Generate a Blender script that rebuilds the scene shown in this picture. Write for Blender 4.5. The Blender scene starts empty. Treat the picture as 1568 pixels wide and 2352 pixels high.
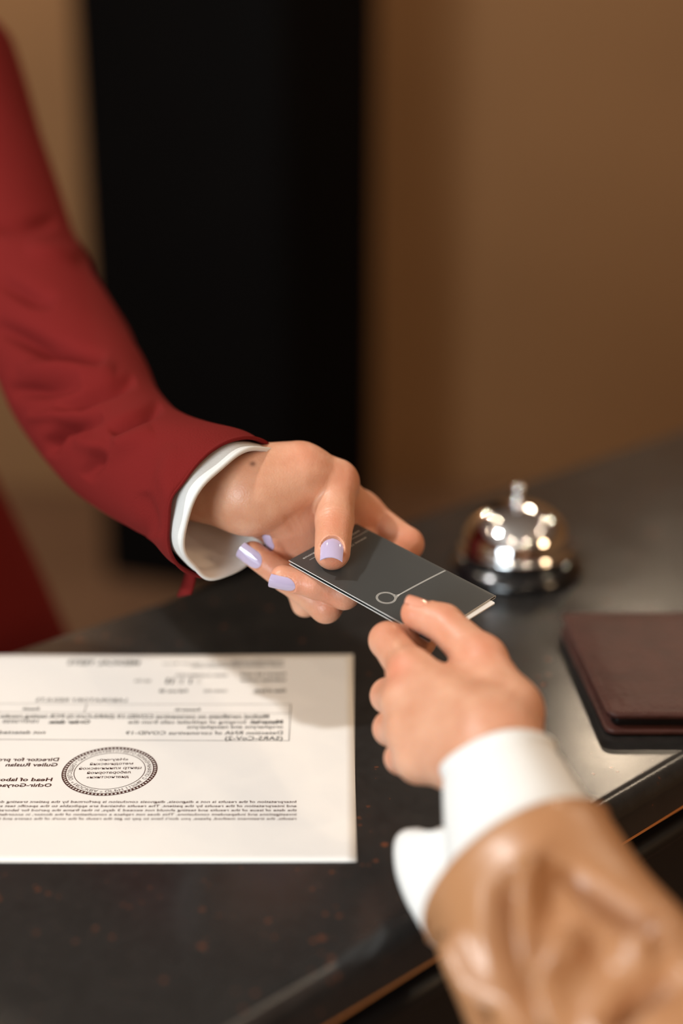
import bpy, bmesh, math, random
import numpy as np
from mathutils import Vector, Matrix, noise

random.seed(4)
C = bpy.context.scene.collection
HC = 1.05                      # height of the counter top above the floor
CAM_H = 0.36                   # camera above the counter top
PITCH = math.radians(20.0)
FPX = 2352 * 50.0 / 36.0
CP, SP = math.cos(PITCH), math.sin(PITCH)


# ------------------------------------------------------------------ measuring
def ray(px, py):
    cx, cy = (px - 784) / FPX, (1176 - py) / FPX
    return Vector((cx, CP + cy * SP, -SP + cy * CP))


def at(px, py, d):
    """World point seen at a photo position, d metres along the optical axis."""
    return Vector((0, 0, HC + CAM_H)) + ray(px, py) * d


def on(px, py, z=0.0):
    """World point of a photo position on the level plane z above the counter top."""
    r = ray(px, py)
    return Vector((0, 0, HC + CAM_H)) + r * ((z - CAM_H) / r.z)


RIGHT = Vector((1, 0, 0))
UP = Vector((0, SP, CP))
FWD = Vector((0, CP, -SP))


# ------------------------------------------------------------------ objects
def link(name, me, parent=None, mats=()):
    o = bpy.data.objects.new(name, me)
    C.objects.link(o)
    if parent is not None:
        o.parent = parent
    if me is not None:
        for m in (mats if isinstance(mats, (list, tuple)) else [mats]):
            me.materials.append(m)
    return o


def tag(o, label=None, category=None, group=None, kind=None):
    for k, v in (('label', label), ('category', category), ('group', group), ('kind', kind)):
        if v:
            o[k] = v
    return o


def empty(name, loc=(0, 0, 0)):
    o = bpy.data.objects.new(name, None)
    C.objects.link(o)
    o.location = loc
    bpy.context.view_layer.update()
    return o


def place(o, parent):
    """Parent keeping the world placement of the mesh."""
    o.parent = parent
    o.matrix_parent_inverse = Matrix.Translation(parent.location).inverted()
    return o


def mesh(name, verts, faces, mats, parent=None, smooth=True):
    me = bpy.data.meshes.new(name)
    me.from_pydata([tuple(v) for v in verts], [], faces)
    me.update()
    if smooth:
        me.polygons.foreach_set('use_smooth', [True] * len(me.polygons))
    o = link(name, me, None, mats)
    if parent is not None:
        place(o, parent)
    return o


def bm_obj(name, bm, mats, parent=None, smooth=False):
    me = bpy.data.meshes.new(name)
    bm.normal_update()
    bm.to_mesh(me)
    bm.free()
    if smooth:
        me.polygons.foreach_set('use_smooth', [True] * len(me.polygons))
    o = link(name, me, None, mats)
    if parent is not None:
        place(o, parent)
    return o


def box(bm, lo, hi, mtx=None):
    vs = [bm.verts.new((x, y, z)) for x in (lo[0], hi[0]) for y in (lo[1], hi[1]) for z in (lo[2], hi[2])]
    if mtx is not None:
        for v in vs:
            v.co = mtx @ v.co
    for f in ((0, 1, 3, 2), (4, 6, 7, 5), (0, 4, 5, 1), (2, 3, 7, 6), (0, 2, 6, 4), (1, 5, 7, 3)):
        bm.faces.new([vs[i] for i in f])
    return vs


def lathe(name, prof, centre, mats, parent=None, n=96):
    V, F = [], []
    for r, z in prof:
        for i in range(n):
            a = 2 * math.pi * i / n
            V.append((centre[0] + r * math.cos(a), centre[1] + r * math.sin(a), centre[2] + z))
    m = len(prof)
    for j in range(m - 1):
        for i in range(n):
            k = (i + 1) % n
            F.append((j * n + i, j * n + k, (j + 1) * n + k, (j + 1) * n + i))
    F.append(tuple(reversed(range(n))))
    F.append(tuple(range((m - 1) * n, m * n)))
    return mesh(name, V, F, mats, parent)


# ------------------------------------------------------------------ materials
def srgb(r, g, b):
    f = lambda c: (c / 12.92 if c <= 0.04045 else ((c + 0.055) / 1.055) ** 2.4)
    return (f(r / 255), f(g / 255), f(b / 255), 1)


def material(name, col, rough=0.5, metal=0.0, spec=0.5, bump=0.0, scale=200.0, detail=3.0, coat=0.0, sheen=0.0, var=0.0, vscale=40.0):
    m = bpy.data.materials.new(name)
    m.use_nodes = True
    nt = m.node_tree
    b = nt.nodes['Principled BSDF']
    b.inputs['Base Color'].default_value = col
    b.inputs['Roughness'].default_value = rough
    b.inputs['Metallic'].default_value = metal
    b.inputs['Specular IOR Level'].default_value = spec
    b.inputs['Coat Weight'].default_value = coat
    b.inputs['Sheen Weight'].default_value = sheen
    tc = nt.nodes.new('ShaderNodeTexCoord')
    if bump:
        n = nt.nodes.new('ShaderNodeTexNoise')
        n.inputs['Scale'].default_value = scale
        n.inputs['Detail'].default_value = detail
        nt.links.new(tc.outputs['Object'], n.inputs['Vector'])
        bp = nt.nodes.new('ShaderNodeBump')
        bp.inputs['Strength'].default_value = 1.0
        bp.inputs['Distance'].default_value = bump
        nt.links.new(n.outputs['Fac'], bp.inputs['Height'])
        nt.links.new(bp.outputs['Normal'], b.inputs['Normal'])
    if var:
        n = nt.nodes.new('ShaderNodeTexNoise')
        n.inputs['Scale'].default_value = vscale
        n.inputs['Detail'].default_value = 4
        nt.links.new(tc.outputs['Object'], n.inputs['Vector'])
        r = nt.nodes.new('ShaderNodeValToRGB')
        r.color_ramp.elements[0].position = 0.3
        r.color_ramp.elements[1].position = 0.7
        r.color_ramp.elements[0].color = tuple(c * (1 - var) for c in col[:3]) + (1,)
        r.color_ramp.elements[1].color = tuple(min(1, c * (1 + var)) for c in col[:3]) + (1,)
        nt.links.new(n.outputs['Fac'], r.inputs['Fac'])
        nt.links.new(r.outputs['Color'], b.inputs['Base Color'])
    return m


def skin_material():
    m = material('skin', srgb(214, 160, 128), rough=0.42, spec=0.45)
    nt = m.node_tree
    b = nt.nodes['Principled BSDF']
    b.inputs['Subsurface Weight'].default_value = 0.35
    b.inputs['Subsurface Radius'].default_value = (1.0, 0.35, 0.18)
    b.inputs['Subsurface Scale'].default_value = 0.003
    tc = nt.nodes['Texture Coordinate']
    at_r = nt.nodes.new('ShaderNodeAttribute')
    at_r.attribute_name = 'flush'
    at_m = nt.nodes.new('ShaderNodeAttribute')
    at_m.attribute_name = 'mole'
    no = nt.nodes.new('ShaderNodeTexNoise')
    no.inputs['Scale'].default_value = 70
    no.inputs['Detail'].default_value = 5
    nt.links.new(tc.outputs['Object'], no.inputs['Vector'])
    r = nt.nodes.new('ShaderNodeValToRGB')
    r.color_ramp.elements[0].position = 0.32
    r.color_ramp.elements[0].color = srgb(203, 145, 114)
    r.color_ramp.elements[1].position = 0.68
    r.color_ramp.elements[1].color = srgb(216, 164, 134)
    nt.links.new(no.outputs['Fac'], r.inputs['Fac'])
    mx = nt.nodes.new('ShaderNodeMix')
    mx.data_type = 'RGBA'
    mx.inputs[7].default_value = srgb(214, 126, 96)
    nt.links.new(at_r.outputs['Fac'], mx.inputs[0])
    nt.links.new(r.outputs['Color'], mx.inputs[6])
    mx2 = nt.nodes.new('ShaderNodeMix')
    mx2.data_type = 'RGBA'
    mx2.inputs[7].default_value = srgb(120, 78, 58)
    nt.links.new(at_m.outputs['Fac'], mx2.inputs[0])
    nt.links.new(mx.outputs[2], mx2.inputs[6])
    nt.links.new(mx2.outputs[2], b.inputs['Base Color'])
    n1 = nt.nodes.new('ShaderNodeTexVoronoi')
    n1.inputs['Scale'].default_value = 900
    nt.links.new(tc.outputs['Object'], n1.inputs['Vector'])
    n2 = nt.nodes.new('ShaderNodeTexNoise')
    n2.inputs['Scale'].default_value = 260
    n2.inputs['Detail'].default_value = 4
    nt.links.new(tc.outputs['Object'], n2.inputs['Vector'])
    ad = nt.nodes.new('ShaderNodeMath')
    ad.operation = 'MULTIPLY_ADD'
    ad.inputs[1].default_value = 0.35
    nt.links.new(n1.outputs['Distance'], ad.inputs[0])
    nt.links.new(n2.outputs['Fac'], ad.inputs[2])
    bp = nt.nodes.new('ShaderNodeBump')
    bp.inputs['Distance'].default_value = 0.00022
    nt.links.new(ad.outputs[0], bp.inputs['Height'])
    nt.links.new(bp.outputs['Normal'], b.inputs['Normal'])
    return m


def granite_material():
    m = material('black_granite', srgb(24, 23, 22), rough=0.2, spec=0.5)
    nt = m.node_tree
    b = nt.nodes['Principled BSDF']
    tc = nt.nodes['Texture Coordinate']
    vo = nt.nodes.new('ShaderNodeTexVoronoi')
    vo.inputs['Scale'].default_value = 170
    nt.links.new(tc.outputs['Object'], vo.inputs['Vector'])
    no = nt.nodes.new('ShaderNodeTexNoise')
    no.inputs['Scale'].default_value = 75
    no.inputs['Detail'].default_value = 5
    nt.links.new(tc.outputs['Object'], no.inputs['Vector'])
    sub = nt.nodes.new('ShaderNodeMath')
    sub.operation = 'MULTIPLY_ADD'
    sub.inputs[1].default_value = -0.55
    nt.links.new(vo.outputs['Distance'], sub.inputs[0])
    nt.links.new(no.outputs['Fac'], sub.inputs[2])
    r = nt.nodes.new('ShaderNodeValToRGB')
    e = r.color_ramp.elements
    e[0].position = 0.0
    e[0].color = srgb(37, 36, 35)
    e[1].position = 1.0
    e[1].color = srgb(104, 60, 40)
    k = e.new(0.38)
    k.color = srgb(42, 41, 40)
    k = e.new(0.475)
    k.color = srgb(46, 40, 37)
    k = e.new(0.55)
    k.color = srgb(96, 58, 42)
    nt.links.new(sub.outputs[0], r.inputs['Fac'])
    nt.links.new(r.outputs['Color'], b.inputs['Base Color'])
    n3 = nt.nodes.new('ShaderNodeTexNoise')
    n3.inputs['Scale'].default_value = 30
    n3.inputs['Detail'].default_value = 6
    nt.links.new(tc.outputs['Object'], n3.inputs['Vector'])
    mr = nt.nodes.new('ShaderNodeMapRange')
    mr.inputs['From Min'].default_value = 0.3
    mr.inputs['From Max'].default_value = 0.7
    mr.inputs['To Min'].default_value = 0.17
    mr.inputs['To Max'].default_value = 0.24
    nt.links.new(n3.outputs['Fac'], mr.inputs['Value'])
    nt.links.new(mr.outputs['Result'], b.inputs['Roughness'])
    n4 = nt.nodes.new('ShaderNodeTexNoise')
    n4.inputs['Scale'].default_value = 1400
    n4.inputs['Detail'].default_value = 3
    nt.links.new(tc.outputs['Object'], n4.inputs['Vector'])
    bp = nt.nodes.new('ShaderNodeBump')
    bp.inputs['Distance'].default_value = 0.00003
    nt.links.new(n4.outputs['Fac'], bp.inputs['Height'])
    nt.links.new(bp.outputs['Normal'], b.inputs['Normal'])
    return m


M = {}
M['skin'] = skin_material()
M['granite'] = granite_material()
M['polish'] = material('lilac_polish', srgb(190, 176, 206), rough=0.1, spec=0.6, coat=0.6)
M['nail'] = material('natural_nail', srgb(226, 160, 134), rough=0.15, spec=0.6, coat=0.5)
M['red'] = material('red_wool', srgb(110, 29, 27), rough=0.9, spec=0.08, bump=0.0003, scale=900)
M['white'] = material('white_cotton', srgb(226, 225, 221), rough=0.8, spec=0.2, bump=0.00012, scale=1200)
M['satin'] = material('tan_satin', srgb(176, 126, 86), rough=0.36, spec=0.85, bump=0.00004, scale=1500)
M['paper'] = material('paper', srgb(240, 238, 233), rough=0.75, spec=0.25)
M['ink'] = material('ink', srgb(30, 29, 27), rough=0.8, spec=0.1)
M['ink_brown'] = material('brown_ink', srgb(78, 48, 42), rough=0.8, spec=0.1)
M['card'] = material('grey_card', srgb(64, 65, 64), rough=0.3, spec=0.5, bump=0.00001, scale=900)
M['card_edge'] = material('white_card_stock', srgb(235, 232, 226), rough=0.6)
M['card_print'] = material('silver_print', srgb(205, 203, 196), rough=0.4)
M['chrome'] = material('chrome', (0.86, 0.87, 0.88, 1), rough=0.06, metal=1.0)
M['black_metal'] = material('black_lacquer', srgb(14, 14, 15), rough=0.18, spec=0.5, coat=0.4)
M['leather'] = material('brown_leather', srgb(72, 42, 37), rough=0.46, spec=0.3, bump=0.0006, scale=240, detail=6, var=0.2, vscale=60)
M['pages'] = material('black_lining', srgb(26, 24, 24), rough=0.35, spec=0.5)
M['thread'] = material('brown_thread', srgb(92, 56, 46), rough=0.7)
M['wall'] = material('tan_wall', srgb(146, 108, 72), rough=0.75, spec=0.2, var=0.06, vscale=1.5)
M['pillar'] = material('dark_wood', srgb(8, 6, 5), rough=0.6, spec=0.06, var=0.15, vscale=3)
M['floor'] = material('brown_floor', srgb(104, 78, 60), rough=0.4, spec=0.4, var=0.1, vscale=3)
M['ceiling'] = material('ceiling_paint', srgb(215, 208, 198), rough=0.9)
M['front'] = material('black_front', srgb(16, 15, 14), rough=0.4, spec=0.4)
M['brass'] = material('brass', srgb(226, 150, 86), rough=0.45, metal=0.35)
M['trousers'] = material('black_trousers', srgb(20, 20, 22), rough=0.8)
M['lamp'] = material('lamp_housing', srgb(225, 225, 222), rough=0.4)

# ------------------------------------------------------------------ the room
def quad_box(name, lo, hi, m, kind='structure', label=None, cat=None):
    bm = bmesh.new()
    box(bm, lo, hi)
    o = bm_obj(name, bm, m)
    return tag(o, label, cat, kind=kind)


RX0, RX1, RY0, RY1, RZ = -3.6, 3.6, -3.6, 4.1, 2.9
quad_box('floor', (RX0, RY0, -0.1), (RX1, RY1, 0), M['floor'], label='brown floor behind the counter', cat='floor')
quad_box('ceiling', (RX0, RY0, RZ), (RX1, RY1, RZ + 0.1), M['ceiling'], label='pale ceiling above the desk', cat='ceiling')
quad_box('wall_back', (RX0, RY1, 0), (RX1, RY1 + 0.1, RZ), M['wall'], label='tan brown wall behind the desk', cat='wall')
quad_box('wall_left', (RX0 - 0.1, RY0, 0), (RX0, RY1, RZ), M['wall'], label='tan wall on the left side', cat='wall')
quad_box('wall_right', (RX1, RY0, 0), (RX1 + 0.1, RY1, RZ), M['wall'], label='tan wall on the right side', cat='wall')
quad_box('wall_front', (RX0, RY0 - 0.1, 0), (RX1, RY0, RZ), M['wall'], label='tan wall on the customer side', cat='wall')


def pillar_pt(px, t):
    return Vector(((px - 784) / FPX * t, CP * t, 0))


pa, pb, pc = pillar_pt(228, 3.62), pillar_pt(662, 3.42), pillar_pt(864, 3.66)
pd = pa + (pc - pb)
bm = bmesh.new()
lo_ = [bm.verts.new(p) for p in (pa, pb, pc, pd)]
hi_ = [bm.verts.new(p + Vector((0, 0, RZ))) for p in (pa, pb, pc, pd)]
for i in range(4):
    j = (i + 1) % 4
    bm.faces.new((lo_[i], lo_[j], hi_[j], hi_[i]))
bm.faces.new(hi_)
bm.faces.new(lo_[::-1])
bmesh.ops.recalc_face_normals(bm, faces=bm.faces)
bmesh.ops.bevel(bm, geom=[e for e in bm.edges if abs(e.verts[0].co.z - e.verts[1].co.z) > 1], offset=0.012, segments=3, affect='EDGES')
tag(bm_obj('pillar', bm, M['pillar']), 'dark blackish brown pillar in front of the tan wall', 'pillar', kind='structure')

# ------------------------------------------------------------------ the counter
ANG = math.radians(42.4)
EL = Vector((math.cos(ANG), math.sin(ANG), 0))
EN = Vector((-math.sin(ANG), math.cos(ANG), 0))


def cpt(l, n, z):
    return EL * l + EN * n + Vector((0, 0, HC + z))


def extrude_profile(name, prof, l0, l1, m, parent=None, smooth=False, cuts=1):
    V, F = [], []
    k = len(prof)
    for i in range(cuts + 1):
        l = l0 + (l1 - l0) * i / cuts
        for n_, z_ in prof:
            V.append(cpt(l, n_, z_))
    for i in range(cuts):
        for j in range(k):
            jj = (j + 1) % k
            F.append((i * k + j, i * k + jj, (i + 1) * k + jj, (i + 1) * k + j))
    F.append(tuple(reversed(range(k))))
    F.append(tuple(range(cuts * k, cuts * k + k)))
    o = mesh(name, V, F, m, parent, smooth=False)
    if smooth:
        o.data.polygons.foreach_set('use_smooth', [True] * len(o.data.polygons))
        o.data.set_sharp_from_angle(angle=math.radians(40))
    return o


NF, NB = 0.3435, 0.6855
prof = []
R = 0.011
for i in range(9):
    a = math.pi / 2 * i / 8
    prof.append((NF + R - R * math.sin(a), -R + R * math.cos(a)))
for i in range(5):
    a = math.pi / 2 * i / 4
    prof.append((NF + 0.004 - 0.004 * math.cos(a), -0.022 - 0.004 * math.sin(a)))
prof += [(NB - 0.003, -0.026), (NB, -0.023), (NB, -0.003), (NB - 0.003, 0.0)]
top = extrude_profile('countertop', prof, -1.3, 2.4, M['granite'], smooth=True)
tag(top, 'glossy black speckled granite countertop crossing the picture diagonally', 'countertop')

base = empty('counter_base', (cpt(0.4, 0.5, 0).x, cpt(0.4, 0.5, 0).y, 0))
tag(base, 'black counter base with thin brass line under the granite top', 'counter')
extrude_profile('brass_strip', [(NF + 0.003, -0.0285), (NF + 0.003, -0.0262), (NF + 0.02, -0.0262), (NF + 0.02, -0.0285)], -1.3, 2.4, M['brass'], base)['label'] = 'thin brass strip'
led = []
for i in range(7):
    a = math.pi * i / 6
    led.append((NF + 0.008 - 0.006 * math.sin(a), -0.044 + 0.006 * math.cos(a)))
led += [(NF + 0.05, -0.050), (NF + 0.05, -0.038)]
extrude_profile('ledge', led, -1.3, 2.4, M['front'], base, smooth=True)
extrude_profile('front_panel', [(NF + 0.02, -HC), (NF + 0.02, -0.0285), (NB - 0.03, -0.0285), (NB - 0.03, -HC)], -1.28, 2.38, M['front'], base)

# ------------------------------------------------------------------ the printed sheet
PX0, PX1, PY0, PY1 = -0.290, 0.0067, 0.5365, 0.7455


def wave(x, y):
    return 0.0004 + 0.0006 * (0.5 + 0.5 * math.sin(x * 31 + 1.2)) * max(0.0, (y - 0.62) / 0.13) + 0.0005 * max(0, (0.56 - y) / 0.03) * (0.5 + 0.5 * math.sin(x * 17))


sheet = empty('printed_sheet', ((PX0 + PX1) / 2, (PY0 + PY1) / 2, HC))
tag(sheet, 'white printed laboratory report sheet lying on the black counter', 'document')
nx, ny = 60, 42
V, F = [], []
for j in range(ny + 1):
    for i in range(nx + 1):
        x, y = PX0 + (PX1 - PX0) * i / nx, PY0 + (PY1 - PY0) * j / ny
        V.append((x, y, HC + wave(x, y)))
for j in range(ny):
    for i in range(nx):
        a = j * (nx + 1) + i
        F.append((a, a + 1, a + nx + 2, a + nx + 1))
pg = mesh('paper', V, F, M['paper'], sheet)
so = pg.modifiers.new('thick', 'SOLIDIFY')
so.thickness = 0.00012
so.offset = -1


def text_tris(body, bold=0.0, spacing=1.0):
    cu = bpy.data.curves.new('t', 'FONT')
    cu.body = body
    cu.size = 1.0
    cu.resolution_u = 2
    cu.offset = bold
    cu.space_character = spacing
    o = bpy.data.objects.new('t', cu)
    C.objects.link(o)
    dg = bpy.context.evaluated_depsgraph_get()
    ev = o.evaluated_get(dg)
    me = ev.to_mesh()
    vs = np.array([v.co[:2] for v in me.vertices]) if len(me.vertices) else np.zeros((0, 2))
    fs = [tuple(p.vertices) for p in me.polygons]
    ev.to_mesh_clear()
    bpy.data.objects.remove(o)
    bpy.data.curves.remove(cu)
    return vs, fs


class Ink:
    """Collects printed shapes of one ink on the sheet (mirrored, as the photograph shows them)."""
    def __init__(self):
        self.V, self.F = [], []

    def add(self, pts, faces):
        b = len(self.V)
        self.V += [(x, y, HC + wave(x, y) + 0.00008) for x, y in pts]
        self.F += [tuple(b + i for i in f) for f in faces]

    def line(self, body, xr, xl, yb, yt, bold=0.0, slant=0.0):
        """body starts at photo x = xr and runs to xl (mirrored); baseline row yb, cap row yt."""
        vs, fs = text_tris(body, bold + 0.01)
        if not len(vs):
            return
        p0, p1, p2 = on(xr, yb), on(xl, yb), on(xr, yt)
        capH = 0.73
        w = vs[:, 0].max()
        sx = (p0.x - p1.x) / w
        sy = (p2.y - p0.y) / capH
        yb_at = lambda x: p0.y + (p1.y - p0.y) * 0
        self.add([(p0.x - v[0] * sx - slant * v[1] * sy, yb_at(v[0]) + v[1] * sy) for v in vs], fs)

    def bar(self, xa, ya, xb, yb, wmm):
        a, b = on(xa, ya), on(xb, yb)
        a, b = Vector((a.x, a.y)), Vector((b.x, b.y))
        d = b - a
        n = Vector((-d.y, d.x)).normalized() * wmm / 2000
        k = 24
        pts = []
        for i in range(k + 1):
            q = a + d * i / k
            pts += [q + n, q - n]
        self.add([(p.x, p.y) for p in pts], [(2 * i, 2 * i + 1, 2 * i + 3, 2 * i + 2) for i in range(k)])

    def rect(self, x0, y0, x1, y1):
        a, b = on(x0, y1), on(x1, y0)
        self.add([(a.x, a.y), (b.x, a.y), (b.x, b.y), (a.x, b.y)], [(0, 1, 2, 3)])

    def build(self, name, m):
        return mesh(name, self.V, self.F, m, sheet, smooth=False)


ink = Ink()
ink.line('MEDICAL TESTS', 320, 154, 1529, 1519, 0.022)
ink.line('Limited liability company', 651, 531, 1522, 1517)
ink.line('"Scientific-methodical center of laboratory diagnostics" Moscow', 651, 372, 1528, 1523)
ink.line('Russia, telephone of the laboratory center', 651, 437, 1534, 1529)
ink.line("Patient's full name", 656, 552, 1554, 1548, 0.02)
ink.line('ANNA VLADIMIROVNA', 522, 402, 1556, 1550)
ink.line('Individual number', 656, 550, 1567, 1561, 0.02)
ink.line('001759', 346, 308, 1569, 1563)
ink.line('Date of birth:', 656, 582, 1592, 1585, 0.02)
ink.line('12/04/1992', 523, 467, 1592, 1586)
ink.line('Full age: 28', 430, 365, 1592, 1585, 0.02)
for x0, x1 in ((380, 389), (392, 400), (406, 409), (412, 414), (416, 421), (434, 441), (451, 454), (456, 458), (460, 462)):
    ink.rect(x0, 1560, x1, 1572)
ink.line('LABORATORY RESULTS', 292, 81, 1614, 1606)
ink.line('Research', 460, 401, 1634, 1629, 0.03)
ink.line('Result', 90, 51, 1633, 1628, 0.03)
ink.line('Medical certificate on coronavirus COVID-19 (SARS-CoV-2) PCR testing results in brief', 618, -60, 1651, 1643, 0.008)
ink.line('Material:', 650, 573, 1664, 1656, 0.025)
ink.line('Scraping of epithelial cells from the', 566, 294, 1664, 1656)
ink.line('oropharynx and nasopharynx', 650, 428, 1675, 1667)
ink.line('Detection RNA of coronavirus COVID-19', 650, 288, 1689, 1681)
ink.line('(SARS-CoV-2)', 650, 516, 1702, 1693)
ink.line('Order date:', 206, 111, 1664, 1656, 0.025)
ink.line('10/07/2020', 90, 5, 1663, 1655)
ink.line('not detected', 104, -3, 1688, 1680)
ink.bar(-120, 1619, 668, 1620, 0.30)
ink.bar(-130, 1638, 667, 1641, 0.30)
ink.bar(-120, 1649.5, 618, 1652.5, 0.22)
ink.bar(-160, 1700, 664, 1703.5, 0.35)
ink.bar(667.5, 1620, 663.5, 1703.5, 0.35)
ink.bar(199.5, 1619, 193.5, 1639, 0.35)
ink.build('black_print', M['ink'])

bink = Ink()
bink.line('Director for production', 135, -70, 1750, 1742, 0.015)
bink.line('Guliev Ruslan', 132, 12, 1762, 1754, 0.015)
bink.line('Head of laboratory', 120, -60, 1796, 1788, 0.015)
bink.line('Ochir-Goryaeva', 118, -25, 1809, 1801, 0.015)
para = ['Interpretation of the results is not a diagnosis, diagnosis conclusion is performed by the patient treating doctor based on the combination',
        'and interpretation of the results by the patient. The results obtained are applicable to the specific test sample. When taking the results',
        'the date of issue of the results and testing should not exceed 3 days, in that frame the period for laboratory does not change the result',
        'investigations and independent conclusions. This does not replace a consultation of the doctor, in accordance with the order of the centre',
        'results, the treatment method, please, you don\'t have to pay to get the result of the work of the centre and to inform the patient of the rules']
for i, t in enumerate(para):
    bink.line(t, 681, -205, 1846 + i * 9.7, 1840.5 + i * 9.7, 0.004)
bink.build('brown_print', M['ink_brown'])

# round stamp
st = Ink()
ctr = on(252, 1772)
rad = (on(361, 1772).x - on(143, 1772).x) / 2


def ring(ink_, r0, r1, n=120, gap=0.0, f0=0.0, f1=1.0):
    for i in range(n):
        a0 = 2 * math.pi * (f0 + (f1 - f0) * i / n)
        a1 = 2 * math.pi * (f0 + (f1 - f0) * (i + 1 - gap) / n)
        ink_.add([(ctr.x + r * math.cos(a), ctr.y + r * math.sin(a)) for r, a in ((r0, a0), (r1, a0), (r1, a1), (r0, a1))], [(0, 1, 2, 3)])


ring(st, rad * 0.975, rad * 1.0)
ring(st, rad * 0.905, rad * 0.925)
ring(st, rad * 0.925, rad * 0.975, n=74, gap=0.45)
ring(st, rad * 0.735, rad * 0.75)


def arc_text(ink_, body, r, size, a_start, a_span):
    vs, fs = text_tris(body)
    w = vs[:, 0].max()
    out = []
    for x, y in vs:
        a = a_start + a_span * (x / w)         # grows with x: mirrored lettering runs counter-clockwise
        rr = r + y * size
        out.append((ctr.x + rr * math.cos(a), ctr.y + rr * math.sin(a)))
    ink_.add(out, fs)


arc_text(st, 'С ОГРАНИЧЕННОЙ ОТВЕТСТВЕННОСТЬЮ * ОБЩЕСТВО', rad * 0.785, rad * 0.125, math.radians(-25), math.radians(232))
arc_text(st, '* МОСКВА * ОГРН 117746', rad * 0.785, rad * 0.125, math.radians(212), math.radians(118))
for t, dx, y, hw in (('«Научно-', 0, 0.42, 0.33), ('методический', 0, 0.24, 0.46), ('центр клинической', 0, 0.06, 0.66), ('лабораторной', 0, -0.12, 0.46), ('диагностики»', 0, -0.30, 0.44)):
    vs, fs = text_tris(t, 0.01)
    w = vs[:, 0].max()
    st.add([(ctr.x + rad * (hw - 2 * hw * v[0] / w), ctr.y + rad * (y + 0.14 * v[1] + 0.03 * (hw - 2 * hw * v[0] / w))) for v in vs], fs)
st.build('round_stamp', M['ink_brown'])['label'] = 'round brown ink stamp'

# ------------------------------------------------------------------ service bell
bc = on(1199, 1364)
bell = empty('service_bell', (bc.x, bc.y + 0.041, HC))
tag(bell, 'chrome domed service bell on a black base behind the card', 'bell')
lathe('base', [(r * 1.07, z) for r, z in [(0.036, 0.0), (0.0405, 0.0), (0.0415, 0.0015), (0.0415, 0.004), (0.040, 0.0065), (0.037, 0.010), (0.034, 0.0125), (0.030, 0.0138), (0.0, 0.014)]], bell.location, M['black_metal'], bell)
BS = 1.07
prof = [(0.020, 0.0145), (0.0330, 0.0145), (0.0350, 0.0150), (0.0356, 0.0163), (0.0350, 0.0178), (0.0338, 0.0190)]
for i in range(1, 25):
    a = math.pi / 2 * i / 24
    prof.append((0.0335 * math.cos(a) ** 0.92 + 0.00001, 0.0195 + 0.0275 * math.sin(a)))
lathe('dome', [(r * BS, z) for r, z in prof], bell.location, M['chrome'], bell)
lathe('plunger', [(0.0062, 0.0462), (0.0062, 0.0478), (0.0045, 0.0492), (0.0026, 0.0500), (0.0026, 0.0540), (0.0040, 0.0550), (0.0047, 0.0570), (0.0045, 0.0588), (0.0033, 0.0602), (0.0012, 0.0609), (0.0001, 0.061)], bell.location, M['chrome'], bell, n=40)

# ------------------------------------------------------------------ wallet
wl = empty('wallet', (on(1400, 1660, 0.002).x + 0.05, 0.72, HC))
tag(wl, 'dark brown leather folded wallet lying on the counter right of the bell', 'wallet')


def rounded_slab(name, x0, y0, x1, y1, z0, z1, rc, m, parent, skew=0.0, bev=0.0009, dome=0.0):
    """Slab with rounded corners; skew shears the far edge, dome lifts the middle."""
    pts = []
    for cx, cy, a0 in ((x1 - rc, y1 - rc, 0), (x0 + rc, y1 - rc, 90), (x0 + rc, y0 + rc, 180), (x1 - rc, y0 + rc, 270)):
        for i in range(9):
            a = math.radians(a0 + 90 * i / 8)
            pts.append((cx + rc * math.cos(a), cy + rc * math.sin(a)))
    bm = bmesh.new()
    sh = lambda x, y: (x + skew * (y - y0), y)
    def loop(ins, z):
        out = []
        cx, cy = (x0 + x1) / 2, (y0 + y1) / 2
        for x, y in pts:
            fx = (abs(x - cx) - ins) / abs(x - cx) if abs(x - cx) > 1e-9 else 1
            fy = (abs(y - cy) - ins) / abs(y - cy) if abs(y - cy) > 1e-9 else 1
            X, Y = sh(cx + (x - cx) * fx, cy + (y - cy) * fy)
            out.append(bm.verts.new((X, Y, HC + z)))
        return out
    h = z1 - z0
    b = min(bev, h * 0.48)
    loops = []
    for ins, z in ((b, z0), (b * 0.3, z0 + b * 0.3), (0, z0 + b), (0, z1 - b), (b * 0.3, z1 - b * 0.3), (b, z1)):
        loops.append(loop(ins, z))
    if dome:
        for ins, f in ((0.003, 0.15), (0.0065, 0.55), (0.011, 0.9), (0.018, 1.0)):
            loops.append(loop(b + ins, z1 + dome * f))
    for A, B in zip(loops[:-1], loops[1:]):
        for i in range(len(A)):
            j = (i + 1) % len(A)
            bm.faces.new((A[i], A[j], B[j], B[i]))
    bm.faces.new(loops[0][::-1])
    bm.faces.new(loops[-1])
    return bm_obj(name, bm, m, parent, smooth=True)


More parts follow.
